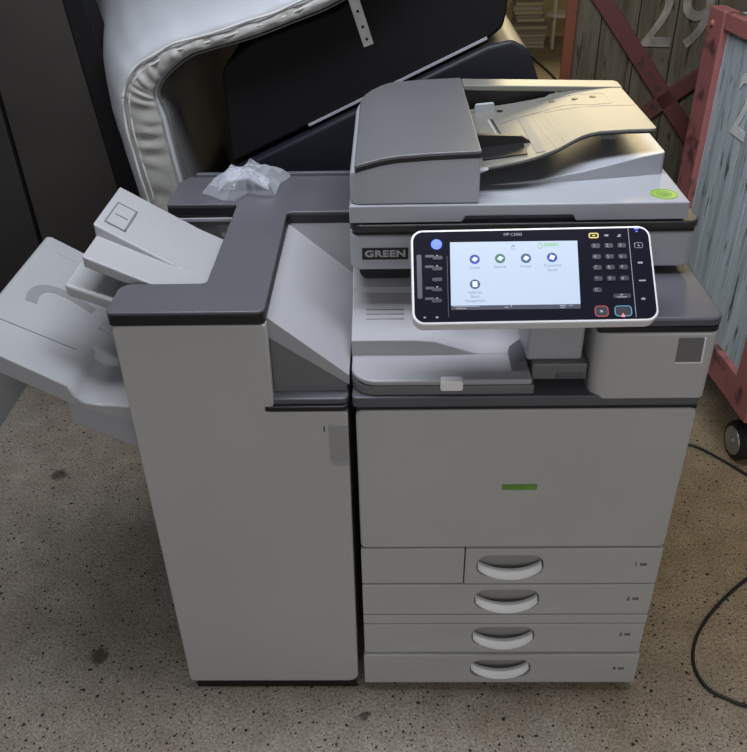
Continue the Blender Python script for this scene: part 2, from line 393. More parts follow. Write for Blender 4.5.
# lid with handle recess
LX = .560
bm = BM(); prism(bm, rc([(-.004, 1.040), (.185, 1.040), (.191, 1.0505), (.369, 1.0505), (.375, 1.040), (LX, 1.040), (LX, 1.071), (-.004, 1.071)], [.003, .003, .004, .004, .003, .003, .004, .004], 3), 'y', SY, .60)
lid = obj('scanner_lid', bm, LIDW, cop, .004)
bm = BM(); box(bm, .185, .375, SY+.02, .5, 1.037, 1.051); obj('lid_recess', bm, CHAR, lid)
bm = BM(); disc(bm, (.526, .187, 1.0708), (0, 0, 1), .0235, .0007, 32); st = obj('sticker', bm, STICK, lid); tag(st, 'round green inspection sticker')
bm = BM(); t = BM(); ring(t, 0, 0, .043, .043, .0214, .0016, 0, .0009); ring(t, 0, 0, .026, .026, .0129, .0014, 0, .0009)
box(t, -.011, .011, -.0035, -.0015, 0, .0009); box(t, -.009, .009, .001, .0032, 0, .0009); box(t, -.006, .006, .006, .0075, 0, .0009); box(t, -.006, .006, -.0085, -.0065, 0, .0009)
bmesh.ops.translate(t, vec=(.526, .187, 1.071), verts=t.verts); obj('sticker_print', t, STICKD, lid); bm.free()
# raised output wedge on the lid
bm = BM()
ribbon(bm, [(.24, .24, .585, 1.0712, 1.068), (.32, .245, .585, 1.0765, 1.068), (.40, .255, .585, 1.087, 1.068), (.47, .268, .585, 1.099, 1.068), (.51, .276, .585, 1.106, 1.068), (.545, .283, .585, 1.1095, 1.068), (.5495, .289, .58, 1.1095, 1.068)])
wd = obj('paper_exit_wedge', bm, LIDW, lid, .003, sharp=50)
bm = BM(); prism(bm, [(.462, .40), (.486, .385), (.49, .41)], 'z', 1.098, 1.1065); obj('arrow_mark', bm, LGREY, wd)
# document feeder
hx = [(-.002, 1.120), (.004, 1.126), (.012, 1.130), (.026, 1.133), (.049, 1.1405), (.081, 1.145), (.13, 1.148), (.212, 1.1505)]
bm = BM(); ribbon(bm, [(x, SY+.004+(.012 if i == 0 else .004 if i == 1 else 0), .60-(.07, .045, .028, .012, 0, 0, 0, 0)[i], z, 1.0715) for i, (x, z) in enumerate(hx)])
fh = obj('feeder_housing', bm, LIDW, cop, .004, sharp=50)
cx_ = [(.007, 1.1375, .09), (.010, 1.139, .065), (.016, 1.1415, .045), (.028, 1.1445, .025), (.049, 1.150, .008), (.066, 1.153, 0), (.081, 1.1548, 0), (.105, 1.1563, 0), (.13, 1.158, 0), (.17, 1.1595, 0), (.212, 1.161, 0)]
bm = BM(); ribbon(bm, [(x, SY+.003+(.004 if i == 0 else 0), .613-b, z, z-.006) for i, (x, z, b) in enumerate(cx_)])
fc = obj('feeder_cover', bm, FEEDC, fh, .0018, sharp=50)
bm = BM(); ribbon(bm, [(x+.0005, SY+.0035+(.004 if i == 0 else 0), .612-b, z-.0055, z-.0125) for i, (x, z, b) in enumerate(cx_)]); obj('cover_edge', bm, BLACK, fc)
bm = BM(); box(bm, .2, .2135, .20, .56, 1.09, 1.150); obj('feeder_mouth', bm, BLACK, fh)
bm = BM(); ribbon(bm, [(.2135, .560, .613, 1.159, 1.149), (.245, .560, .613, 1.158, 1.147), (.40, .560, .613, 1.154, 1.143), (.49, .560, .613, 1.1515, 1.141), (.525, .560, .611, 1.151, 1.141), (.533, .560, .603, 1.150, 1.142)])
obj('hinge_bar', bm, FEED, fh, .002, sharp=50)
bm = BM(); box(bm, .2135, .40, .567, .606, 1.071, 1.148); obj('hinge_body', bm, BLACK, fh)
TC = [(.208, .206, 1.1125), (.25, .209, 1.118), (.284, .214, 1.1225), (.31, .222, 1.126), (.334, .234, 1.130), (.350, .2435, 1.1325), (.365, .255, 1.1355), (.376, .265, 1.1375), (.387, .2745, 1.1393), (.400, .284, 1.1415), (.414, .290, 1.1438), (.431, .293, 1.146), (.482, .291, 1.149), (.512, .2885, 1.150), (.521, .289, 1.150), (.5275, .2925, 1.150), (.530, .300, 1.150)]
def tz(x):
    for a, b in zip(TC, TC[1:]):
        if a[0] <= x <= b[0]: return a[2]+(b[2]-a[2])*(x-a[0])/(b[0]-a[0])
    return TC[-1][2]
bm = BM(); ribbon(bm, [(x, y, .5585 if x > .38 else .545, z, z-.005) for x, y, z in TC])
ft = obj('feeder_tray', bm, FEED, cop, .0015, sharp=50)
bm = BM(); ribbon(bm, [(x+(.0 if x < .5 else -.003), y+.004, .55, z-.0055, z-.009) for x, y, z in TC]); obj('tray_underside', bm, BLACK, ft)
def decal(path, w, up=.0006):
    bm = BM()
    P = [Vector((x, y, 0)) for x, y in path]; rows = []
    Q = []
    for a, b in zip(P, P[1:]):
        n = max(1, int((b-a).length/.015)); Q += [a+(b-a)*k/n for k in range(n)]
    Q.append(P[-1])
    for i, p in enumerate(Q):
        t = (Q[min(i+1, len(Q)-1)]-Q[max(i-1, 0)]).normalized(); s = Vector((-t.y, t.x, 0))*w/2
        rows.append([(q.x, q.y, tz(q.x)+dz) for q, dz in ((p-s, up), (p+s, up), (p+s, -.0005), (p-s, -.0005))])
    loft(bm, rows); return bm
obj('label_strip', decal([(.3165, .443), (.322, .240)], .0150), MGREY, ft)
bm = decal([(.335, .448), (.349, .25)], .0014, .0004)
for pth in ([(.358, .447), (.367, .268)], [(.358, .447), (.39, .447), (.462, .440), (.526, .434)], [(.275, .425), (.32, .452), (.358, .458)]):
    b2 = decal(pth, .0014, .0004); me = bpy.data.meshes.new('t'); b2.to_mesh(me); b2.free(); bm.from_mesh(me); bpy.data.meshes.remove(me)
obj('tray_grooves', bm, CHAR, ft)
bm = decal([(.36, .523), (.403, .526), (.48, .525), (.487, .518), (.488, .46), (.482, .453), (.446, .451), (.40, .470), (.30, .44)], .0013, .0004); obj('inset_outline', bm, CHAR, ft)
for x, y in ((.385, .508), (.427, .500), (.462, .504), (.283, .503)):
    bm = BM(); disc(bm, (x, y, tz(x)-.001), (0, 0, 1), .0065, .0018, 16); obj('paper_sensor', bm, BLACK, ft)
for x in (.258, .2645):
    obj('guide_slot', decal([(x-.003, .46), (x+.004, .36)], .004 if x > .26 else .003, .0005), BLACK if x > .26 else LIDW, ft)
bm = BM(); prism(bm, rc([(.214, 1.110), (.312, 1.1235), (.313, 1.128), (.296, 1.1385), (.222, 1.1415), (.214, 1.140)], [.0, 0, .002, .004, .003, .002], 3), 'y', .296, .306)
prism(bm, [(.225, 1.1155), (.30, 1.1255), (.30, 1.127), (.225, 1.119)], 'y', .238, .30)
obj('paper_guide', bm, BLACK, ft, .001)
bm = BM(); prism(bm, rc([(.232, 1.115), (.274, 1.120), (.272, 1.136), (.236, 1.133)], .003, 3), 'y', .512, .522); obj('paper_guide', bm, LIDW, ft, .001)
bm = BM(); prism(bm, [(.213, 1.117), (.229, 1.118), (.213, 1.111)], 'y', .185, .20); obj('feeder_latch', bm, LIDW, fh, .0008)

# ---- control panel (local u,v on its face)
PX = Vector((.99993469, -.00420214, .01062769)); PV = Vector((-.00349379, .77302096, .63437086))
PW, PH = .372, .159
PM = frame(Vector((.1011, -.061, .9672))-PX*.0045-PV*.0015, PX, PV)
def pan(px, py):
    """place on the panel face, from its four measured corners"""
    s = .5; t = .5
    TLc, TRc, BRc, BLc = (412, 231), (650, 226), (659, 319.5), (416, 325)
    for _ in range(30):
        x = (1-s)*((1-t)*BLc[0]+t*TLc[0])+s*((1-t)*BRc[0]+t*TRc[0]); y = (1-s)*((1-t)*BLc[1]+t*TLc[1])+s*((1-t)*BRc[1]+t*TRc[1])
        s += (px-x)/240; t -= (py-y)/94
    return s*.3665+.0045, t*.156+.0015
PS = .3665/241.
bm = BM(); flat(bm, rrect(PW/2, PH/2, PW, PH, .019, 8), -.026, 0)
panel = obj('control_panel', bm, BEZEL, cop, .003, M=PM)
bm = BM(); flat(bm, rrect(PW/2, PH/2, PW-.0075, PH-.0085, .016, 8), -.004, .0006); obj('panel_face', bm, GLASSB, panel, M=PM)
a = pan(449.5, 243); b = pan(577.8, 241.2); c = pan(580.7, 304.6); d = pan(451.6, 306.9); e = pan(580.9, 309); f = pan(451.8, 311)
bm = BM(); flat(bm, [d, c, b, a], -.002, .0010); tag(obj('screen', bm, SCREEN, panel, M=PM), 'lit touch screen with icons')
bm = BM(); flat(bm, [f, e, c, d], -.002, .0010); obj('status_bar', bm, SCRBAR, panel, M=PM)
Z0, Z1 = .0006, .0014
def dash(lst, m, name, z1=Z1, z0=0):
    bm = BM()
    for px, py, w, h in lst:
        u, v = pan(px, py); flat(bm, rrect(u, v, w*PS, h*PS*1.1, min(w, h)*PS*.3, 2), z0, z1)
    return obj(name, bm, m, panel, M=PM)
def ptext(s, px, py, size, m, name, z=.0013, bold=0, align='CENTER'):
    u, v = pan(px, py); return obj(name, text(s, size, .0002, bold=bold, align=align), m, panel, M=PM @ Matrix.Translation((u, v, z)))
for px, py, M_ in ((474.7, 260.5, IC_B), (500.3, 259.6, IC_G), (526.3, 259.3, IC_T), (552.5, 258.4, IC_B), (475.3, 285.6, IC_T)):
    u, v = pan(px, py); bm = BM(); disc(bm, (u, v, 0), (0, 0, 1), 5.2*PS, .0014, 28); obj('app_icon', bm, M_, panel, M=PM)
    bm = BM()
    if M_ is IC_T and py > 280: flat(bm, rrect(u, v, 5*PS, 6*PS, .001), 0, .0018)
    elif px > 545: flat(bm, [(u+3.4*PS*math.cos(k), v+3.4*PS*math.sin(k)) for k in (.4, 1.97, 3.54, 5.11)], 0, .0018)
    else:
        flat(bm, rc([(u-3.3*PS, v-.5*PS), (u+.4*PS, v-3*PS), (u+3.6*PS, v+.6*PS), (u-.2*PS, v+2.8*PS)], .0008, 3), 0, .0018)
    obj('icon_glyph', bm, IC_W, panel, M=PM)
for s, px, py in (('Copier', 475, 268.8), ('Scanner', 500.5, 268), ('Printer', 526.5, 267.5), ('Document', 553, 266.5), ('Server', 553, 271), ('Address', 475.5, 293.7), ('Book', 475.5, 297.8), ('Management', 475.5, 302)):
    ptext(s, px, py, .0062, TXTS, 'screen_caption')
ptext('GREEN', 551.5, 245.6, .0075, LOGOG, 'screen_logo_text', bold=.0002)
bm = BM(); u, v = pan(540.3, 246.6); ring(bm, u, v, 4.6*PS, .009, .001, .0012, 0, .0014); obj('screen_logo', bm, LOGOG, panel, M=PM)
bm = BM(); u, v = pan(513.3, 248.3); ring(bm, u, v-.0006, 3.6*PS, .0055, .0006, .0007, 0, .0014); flat(bm, [(u-.0035, v+.002), (u+.0035, v+.002), (u, v+.005)], 0, .0014); obj('home_glyph', bm, TXTS, panel, M=PM)
[dash([p_], PALE, 'status_mark') for p_ in [(467, 307.6, 26, .8), (462, 309.6, 10, .8), (507, 308.1, 4, .9), (512, 307, 1.2, 2), (563, 306.3, 6, 1), (563, 308, 5, .8), (571, 306.2, 4, .7)]]
ptext('MP C3002', 513, 235, .0068, PALE, 'model_mark', z=.001)
u, v = pan(435.9, 245.3)
bm = BM(); disc(bm, (u, v, 0), (0, 0, 1), 5.6*PS, .0018, 28); obj('home_button', bm, HOME, panel, M=PM)
bm = BM(); flat(bm, [(u-.004, v-.001), (u+.004, v-.001), (u, v+.0045)], 0, .0022); box(bm, u-.0018, u+.0018, v-.0045, v, 0, .0022); obj('home_arrow', bm, LEDB, panel, M=PM)
dash([(419.3, 278, 5, 44)], STRIP, 'side_strip', .0010)
for p_ in [(429, 257.3, 9, 2.4), (429, 268, 9, 2.4), (430, 289.5, 9, 2.4), (430, 300, 9, 2.4)]: dash([p_], STRIP, 'name_strip', .0010)
for py in (259, 270, 281, 291, 302): dash([(437.2, py, 10, 3.6)], SOFT, 'function_key', .0016)
[dash([p_], PALE, 'key_mark') for p_ in [(436.6, 256.8, 1.8, 1.2), (436.8, 267.3, 1.8, 1.2), (437.3, 288.3, 1.8, 1.2), (437.5, 299.6, 1.8, 1.2), (425.4, 318.6, 2.4, 1.3), (437.7, 318.4, 2.6, 1.6)]]
bm = BM(); a = pan(446.5, 257); b = pan(449, 318); flat(bm, [(a[0], a[1]), (a[0]+.0008, a[1]), (b[0]+.0008, b[1]), (b[0], b[1])], 0, .0009); obj('divider_line', bm, STRIP, panel, M=PM); bm = BM()
a = pan(628.4, 228.5); b = pan(635.5, 317); flat(bm, [(a[0], a[1]), (a[0]+.0009, a[1]), (b[0]+.0009, b[1]), (b[0], b[1])], 0, .0009)
obj('divider_line', bm, PALE, panel, M=PM)
keys = ['1', '2', '3', '4', '5', '6', '7', '8', '9', '*', '0', '#']
for i, k in enumerate(keys):
    r_, c_ = divmod(i, 3); px = 595.2+13*c_+r_*.75; py = (246.7, 257.8, 268.6, 279.6)[r_]-c_*.25
    dash([(px+1, py, 8.6, 4.6)], SOFT, 'number_key', .0018); ptext(k, px-.6, py, .0075, PALE, 'key_digit', z=.0019)
dash([(597.6, 291, 8.6, 4.6)], SOFT, 'clear_key', .0018); ptext('C', 596.6, 290.8, .0075, PALE, 'key_letter', z=.0019)
dash([(622, 296.6, 17, 4.6)], SOFT, 'enter_key', .0018); [dash([p_], PALE, 'enter_mark', .002) for p_ in [(621.6, 297.7, 10, .8), (621.4, 295.5, 2.4, 1.3)]]
def pring(px, py, w, h, m, name, t=.0012):
    u, v = pan(px, py); bm = BM(); ring(bm, u, v, w*PS, h*PS*1.1, min(w, h)*PS*.35, t, 0, .0016); return obj(name, bm, m, panel, M=PM)
pring(594.2, 236.1, 10, 5.4, YEL, 'copy_key', .0018); dash([(594.2, 236.1, 3, .9)], YEL, 'copy_mark')
[dash([p_], PALE, 'mode_mark') for p_ in [(607, 236, 4, 1.8), (605.2, 236, 1, 1.4), (620, 235.6, 3, 1.2), (619.4, 237, 3.6, .9)]]
dash([(601.6, 311.6, 12, 9)], SOFT, 'stop_key', .001); pring(601.6, 311.6, 13.4, 10.6, RED, 'stop_ring'); dash([(601.4, 311.6, 3, 2.2)], PALE, 'stop_mark')
dash([(623, 311.2, 16, 9)], SOFT, 'start_key', .001); pring(623, 311.2, 17, 10.2, BLUR, 'start_ring')
u, v = pan(622.8, 315); bm = BM(); flat(bm, [(u-.0028, v-.003), (u+.0028, v-.003), (u, v+.003)], 0, .0018); obj('start_light', bm, LEDR, panel, M=PM)
pring(639, 246, 8.6, 5.6, PALE, 'timer_key', .0007); [dash([p_], PALE, 'timer_mark') for p_ in [(638.8, 245.8, .9, 1.8), (639.4, 246.6, 2, .7), (635, 244.6, 1.2, 1.6)]]
[dash([p_], PALE, 'side_key_mark') for p_ in [(640.4, 263.5, 5, 1.8), (642.3, 281.3, 7, 1.3), (643, 299.2, 4, 1.8)]]
[dash([p_], LEDB, 'data_light') for p_ in [(637, 228.9, 4.6, 1.3), (637.2, 231.7, 2.2, .9)]]

# ------------------------------------------------------------------ finisher
fin = thing('finisher', 'paper finisher cabinet with charcoal L-shaped top docked to the left of the photocopier', 'finisher', (-.2, .31, 0))
bm = BM(); box(bm, -.374, -.02, .004, .58, 0, .0275); obj('base', bm, BLACK, fin)
bm = BM()
box(bm, -.384, -.016, .018, .604, .026, .757)
box(bm, -.245, -.142, .018, .604, .75, .928); box(bm, -.384, -.245, .018, .096, .75, .928); box(bm, -.384, -.245, .453, .604, .75, .928); box(bm, -.142, -.012, .408, .604, .75, .928)
fb = obj('body', bm, WHITE, fin, .003)
bm = BM(); prism(bm, rc([(-.387, .024), (-.0145, .024), (-.0115, .760), (-.150, .760), (-.138, .772), (-.137, .9335), (-.387, .9335)], [.01, .022, .008, .012, .012, .004, .01], 6), 'y', 0, .02)
fd = obj('front_door', bm, WHITE, fin, .006, 4)
bm = BM(); prism(bm, rc([(-.0465, .640), (-.0125, .640), (-.0122, .733), (-.0465, .733)], [.016, .0, 0, .006], 6), 'y', -.0016, .004)
tag(obj('handle_recess', bm, LGREY, fd, .001), 'pale grey finger recess at the door edge')
bm = BM(); prism(bm, rc([(-.0432, .652), (-.015, .652), (-.0147, .728), (-.0432, .728)], [.012, .002, .002, .004], 5), 'y', -.0022, .0); obj('recess_hollow', bm, RECESS, fd)
bm = BM(); box(bm, -.0545, -.0525, -.0012, .001, .718, .729); obj('lock_mark', bm, INK, fd)
bm = BM(); prism(bm, rc([(-.156, -.002), (-.010, -.002), (-.010, .05), (-.156, .05)], [.008, .012, 0, 0]), 'z', .7615, .772); obj('ledge', bm, BLACK, fin, .002)
bm = BM(); prism(bm, rc([(-.146, .004), (-.010, .004), (-.010, .05), (-.146, .05)], [.006, .012, 0, 0]), 'z', .772, .785); obj('ledge_trim', bm, CHAR, fin, .003)
# sloping bridge cover and the grey plate beneath
bm = BM(); prism(bm, [(-.140, .770), (-.012, .770), (-.012, .800), (-.140, .893)], 'y', .028, .40); obj('inlet_plate', bm, MGREY, fin, .002)
bm = BM(); prism(bm, rc([(-.1405, .8965), (-.008, .7995), (-.0075, .819), (-.1405, .936)], [0, 0, .004, .002], 3), 'y', .024, .402)
obj('inlet_cover', bm, LGREY, fin, .006, 4)
bm = BM(); box(bm, -.1405, -.0105, .4025, .407, .77, .9345); obj('inlet_back', bm, LGREY, fin)
# charcoal top
out = [(-.392, -.003), (-.137, -.003), (-.1405, .402), (-.010, .402), (-.010, .607), (-.372, .607), (-.392, .575), (-.392, .447), (-.247, .447), (-.247, .097), (-.392, .097)]
RAD = [.012, .014, .012, 0, .004, .006, .02, .004, .010, .010, .022]
bm = BM(); prism(bm, rc(out, RAD, 6), 'z', .9535, .960)
top = obj('top_cover', bm, CHAR, fin, .0025)
bm = BM(); prism(bm, [(x*.9985-.0003, y*.998+.0006) for x, y in rc(out, RAD, 6)], 'z', .9345, .954); obj('cover_edge', bm, BLACK, top, .002)
bm = BM(); box(bm, -.36, -.02, .600, .612, .955, .968); obj('top_lip', bm, CHAR, top, .002)
# notch wall, white edge and picture label
bm = BM(); box(bm, -.384, -.247, .4475, .452, .83, .924); obj('notch_wall', bm, MGREY, fin)
bm = BM(); box(bm, -.388, -.247, .443, .452, .924, .930); obj('notch_edge', bm, LIDW, fin)
bm = BM(); prism(bm, rrect(-.272, .897, .040, .038, .002), 'y', .4455, .448); lb = obj('caution_label', bm, LABEL, fin)
bm = BM(); disc(bm, (-.268, .4458, .9065), (0, -1, 0), .005, .0008, 16); prism(bm, [(-.272, .884), (-.260, .884), (-.256, .895), (-.272, .894)], 'y', .4448, .446); prism(bm, [(-.286, .889), (-.278, .889), (-.279, .899), (-.285, .897)], 'y', .4448, .446)
obj('label_figures', bm, LIDW, lb)
# upper tray
sl = .49
def tray_prism(bm, xs_top, y0, y1, th):
    pts = [(x, z) for x, z in xs_top]+[(x, z-th) for x, z in reversed(xs_top)]
    prism(bm, pts, 'y', y0, y1)
bm = BM()
tray_prism(bm, [(-.452, 1.008), (-.26, .914)], .108, .20, .022)
tray_prism(bm, [(-.4535, 1.030), (-.31, .9395), (-.26, .9140)], .192, .37, .036)
ut = obj('upper_tray', bm, TRAYW, fin, .004)
rm = frame((-.425, .262, 1.012), (1, 0, -.633), (0, 1, 0))
bm = BM(); ring(bm, 0, 0, .040, .090, .002, .0020, -.001, .0009); box(bm, -.012, .012, -.0015, .0015, -.001, .0009); box(bm, .0165, .020, -.045, .045, -.001, .0014); box(bm, -.02, .02, -.045, -.0415, -.001, .0014); obj('tray_window', bm, MGREY, ut, M=rm)
bm = BM(); tray_prism(bm, [(-.492, .958), (-.40, .920), (-.30, .875)], .104, .365, .024)
obj('middle_tray', bm, TRAYW, fin, .006, 4)
bm = BM(); box(bm, -.40, -.27, .12, .36, .83, .895); obj('tray_carriage', bm, GAP, fin)
# lower big tray
bm = BM()
TX = [-.672, -.66, -.508, -.500, -.486, -.458, -.43, -.39]
def zA(x): return .878 if x < -.67 else .880-.634*(x+.66)
dip = {-.500: .762, -.486: .747, -.458: .7415, -.43: .7405, -.39: .7345}
secs = []
for y, w in ((.052, 1), (.10, 1), (.178, 1), (.190, 0), (.30, 0), (.48, 0)):
    top_ = [(x, dip[x] if w and x in dip else zA(x)) for x in TX]
    bot_ = [(-.39, .69), (-.51, .742), (-.672, .842)] if w else [(-.39, .675), (-.51, .735), (-.672, .836)]
    secs.append([(x, y, z) for x, z in top_+bot_])
loft(bm, secs)
lt = obj('lower_tray', bm, TRAYW, fin, .0045, 4)
bm = BM(); prism(bm, [(-.517, .755), (-.39, .710), (-.39, .63), (-.517, .705)], 'y', .0525, .30); obj('tray_bracket', bm, LGREY, fin, .003)
tm = frame((-.66, 0, .880), (1, 0, -.634), (0, 1, 0))
def on_tray(pts, w, m, name, h0=-.002, h1=.0008):
    bm = BM(); P = smooth_path([(p[0], p[1], 0) for p in pts], 6)
    rows = []
    for i, p in enumerate(P):
        t = (P[min(i+1, len(P)-1)]-P[max(i-1, 0)]).normalized(); s = Vector((-t.y, t.x, 0))*w/2
        rows.append([p-s+Vector((0, 0, h1)), p+s+Vector((0, 0, h1)), p+s+Vector((0, 0, h0)), p-s+Vector((0, 0, h0))])
    loft(bm, rows); return obj(name, bm, m, lt, M=tm)
def tp(x, y): return ((x+.66)*1.184, y)
on_tray([tp(-.655, .143), tp(-.58, .151), tp(-.523, .157)], .0018, MGREY, 'tray_seam')
on_tray([tp(-.635, .43), tp(-.57, .43), tp(-.53, .43)], .0012, LGREY, 'rear_seam')
on_tray([tp(-.620, .232), tp(-.624, .262), tp(-.618, .288), tp(-.600, .303), tp(-.57, .305), tp(-.53, .295)], .022, mat('tray_recess_grey', (.25, .255, .265), .5), 'finger_groove', h1=.0006)
bm = BM(); box(bm, .176, .226, .246, .258, -.002, .009); obj('paper_stop', bm, TRAYW, lt, .002, M=tm)

# ------------------------------------------------------------------ plastic bag with folded sheet
def film_mat():
    M = bpy.data.materials.new('clear_film'); M.use_nodes = True; nt = M.node_tree
    for n in list(nt.nodes): nt.nodes.remove(n)
    out = nt.nodes.new('ShaderNodeOutputMaterial'); tr = nt.nodes.new('ShaderNodeBsdfTransparent')
    pr = nt.nodes.new('ShaderNodeBsdfPrincipled'); pr.inputs['Base Color'].default_value = (.62, .65, .72, 1); pr.inputs['Roughness'].default_value = .09
    mx = nt.nodes.new('ShaderNodeMixShader'); lw = nt.nodes.new('ShaderNodeLayerWeight'); lw.inputs[0].default_value = .45
    mr = nt.nodes.new('ShaderNodeMapRange'); mr.inputs[3].default_value = .14; mr.inputs[4].default_value = .7
    nt.links.new(lw.outputs['Facing'], mr.inputs[0]); nt.links.new(mr.outputs[0], mx.inputs[0])
    nt.links.new(tr.outputs[0], mx.inputs[1]); nt.links.new(pr.outputs[0], mx.inputs[2]); nt.links.new(mx.outputs[0], out.inputs[0])
    return M
BAG = (-.243, .525, .960)
bag_out = [(-.084, -.028), (-.078, .02), (-.058, .05), (-.052, .082), (-.01, .068), (.02, .082), (.078, .078), (.092, .07), (.074, .02), (.07, -.04), (.035, -.042), (.01, -.03), (-.012, -.075), (-.04, -.062)]
bag = thing('plastic_bag', 'crumpled clear plastic bag lying on the charcoal finisher top', 'plastic bag', BAG)
bm = BM(); rings = []; NR = 6
OUT = [Vector((p.x, p.y)) for p in smooth_path([(a, b, 0) for a, b in bag_out+bag_out[:1]], 2)][:-1]
for side in (1, 0):
    prev = []
for k in range(NR+1):
    f_ = 1-k/NR
    ringv = []
    for i, p in enumerate(OUT):
        q = p*f_+Vector((.004, .012))*(1-f_)
        n1 = noise.noise(Vector((q.x*38, q.y*38, 3.3))); n2 = noise.noise(Vector((q.x*95, q.y*95, 7.1)))
        n3 = abs(noise.noise(Vector((q.x*55+q.y*20, q.y*70-q.x*15, 1.7)))); h = .006+.040*(1-f_**2.2)*(.85+.4*n1)+.014*(.5-n3)*(1-f_**4)+.012*n2*(1-f_**4)+.004*abs(n2)
        if k == 0: h = .002+.010*abs(n1)
        ringv.append((BAG[0]+q.x, BAG[1]+q.y, BAG[2]+max(.0015, h)))
    rings.append(ringv)
R = [[bm.verts.new(p) for p in r] for r in rings[:-1]]; ctr = bm.verts.new((BAG[0]+.004, BAG[1]+.012, BAG[2]+.043)); n = len(OUT)
for a, b in zip(R, R[1:]):
    for i in range(n): bm.faces.new((a[i], a[(i+1) % n], b[(i+1) % n], b[i]))
for i in range(n): bm.faces.new((R[-1][i], R[-1][(i+1) % n], ctr))
low = [bm.verts.new((v.co.x, v.co.y, BAG[2]+.001)) for v in R[0]]
for i in range(n): bm.faces.new((R[0][i], low[i], low[(i+1) % n], R[0][(i+1) % n]))
FILM = film_mat()
obj('film', bm, FILM, bag, sharp=6)
PAPER = mat('pale_sheet', (.40, .41, .46), .5, var=.06, vscale=30)
bm = BM()
prism(bm, [(-.055, .003), (-.035, .026), (.012, .030), (.050, .004), (.052, .0015), (.046, .0015), (.010, .026), (-.033, .022), (-.053, .0015)], 'y', -.012, .05)
o = obj('folded_sheet', bm, PAPER, None, .0008, M=Matrix.Translation(BAG) @ Matrix.Rotation(.1, 4, 'Z'), loc=None)
tag(o, 'pale folded sheet inside the clear plastic bag', 'sheet')

# ------------------------------------------------------------------ white mattress bent into an arch
def mattress_mat():
    M = mat('white_quilted_vinyl', (.43, .45, .48), .5, bump=.25, bscale=18, var=.04, vscale=5); return M
MATT = mattress_mat()
PIPE = mat('mattress_piping', (.55, .55, .53), .5)
BAND = mat('mattress_side_band', (.33, .325, .305), .6, bump=.3, bscale=40, var=.12, vscale=20)
seam = [(-.50, 0), (-.512, .3), (-.522, .6), (-.530, .80), (-.545, .93), (-.553, 1.03), (-.543, 1.10), (-.505, 1.150), (-.44, 1.186), (-.36, 1.211), (-.25, 1.238), (-.16, 1.268), (-.07, 1.30), (.02, 1.35), (.10, 1.42), (.17, 1.52)]
sp = [Vector((p.x, p.y)) for p in smooth_path([(a, b, 0) for a, b in seam], 14)]
NORM = []
for i in range(len(sp)):
    t = (sp[min(i+1, len(sp)-1)]-sp[max(i-1, 0)]).normalized(); NORM.append(Vector((-t.y, t.x)))
def thick(i):
    z = i/(len(sp)-1)
    return .095 if z < .33 else .095-.062*min(1, (z-.33)/.25)
mt = thing('mattress', 'white vinyl mattress bent into an arch over the black furniture behind the finisher', 'mattress', (-.5, .85, 0))
Y0 = .80
rows = []
for i, p in enumerate(sp):
    nrm = NORM[i]; sec = []
    for dy, off in ((0, 0), (.012, .016), (.04, .028), (.10, .036), (.25, .04), (.5, .04), (.75, .035), (1.15, .03)):
        w = .004*noise.noise(Vector((i*.125, dy*9, 0)))
        q = p+nrm*(off+w); sec.append((q.x-.32*max(0, dy-.02)*max(0, min(1, (q.y-.42)/.6)), Y0+dy, q.y+.05*dy*max(0, min(1, q.y-.4))))
    th = thick(i)
    q = p-nrm*th; sec.append((q.x, Y0+1.16, q.y)); sec.append((q.x, Y0+.03, q.y))
    q = p-nrm*(th*.9); sec.append((q.x, Y0+.018, q.y)); q = p-nrm*.02; sec.append((q.x, Y0+.012, q.y))
    rows.append(sec)
bm = BM(); loft(bm, rows); obj('cover', bm, MATT, mt, sharp=70)
bm = BM(); rows = []
for i, p in enumerate(sp):
    nrm = NORM[i]; th = thick(i); sec = []
    for k in range(7):
        s = k/6; pu = math.sin(math.pi*s)*(.006+.007*noise.noise(Vector((i*.30+.9*s, s*1.2, 5)))+.003*math.sin(i*1.05+1.5*math.sin(i*.21)+s*2.0))
        q = p-nrm*(.004+s*(th*.86-.004)); sec.append((q.x, Y0-.004-pu, q.y))
    for s in (1, 0):
        q = p-nrm*(.004+s*(th*.86-.004)); sec.append((q.x, Y0+.03, q.y))
    rows.append(sec)
loft(bm, rows); obj('side_band', bm, BAND, mt, sharp=70)
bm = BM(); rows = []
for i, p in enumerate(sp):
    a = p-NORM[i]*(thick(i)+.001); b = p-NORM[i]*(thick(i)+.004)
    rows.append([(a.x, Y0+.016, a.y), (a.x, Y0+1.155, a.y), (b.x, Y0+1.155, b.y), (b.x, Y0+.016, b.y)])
loft(bm, rows); tag(obj('underside', bm, mat('underside_shade_grey', (.15, .148, .14), .85, bump=.3, bscale=60, var=.15, vscale=8), mt), 'mattress underside with its shade painted in grey')  # inner face of the cover, coloured dark for the shade under the arch
for nm, off, r in (('front_piping', .002, .0032), ('inner_piping', -.013, .0024)):
    bm = BM(); tube(bm, [((p+NORM[i]*off).x, Y0-.006+.002*math.sin(i*.46), (p+NORM[i]*off).y+.002*math.sin(i*.28)) for i, p in enumerate(sp)], r, 8); obj(nm, bm, PIPE, mt)

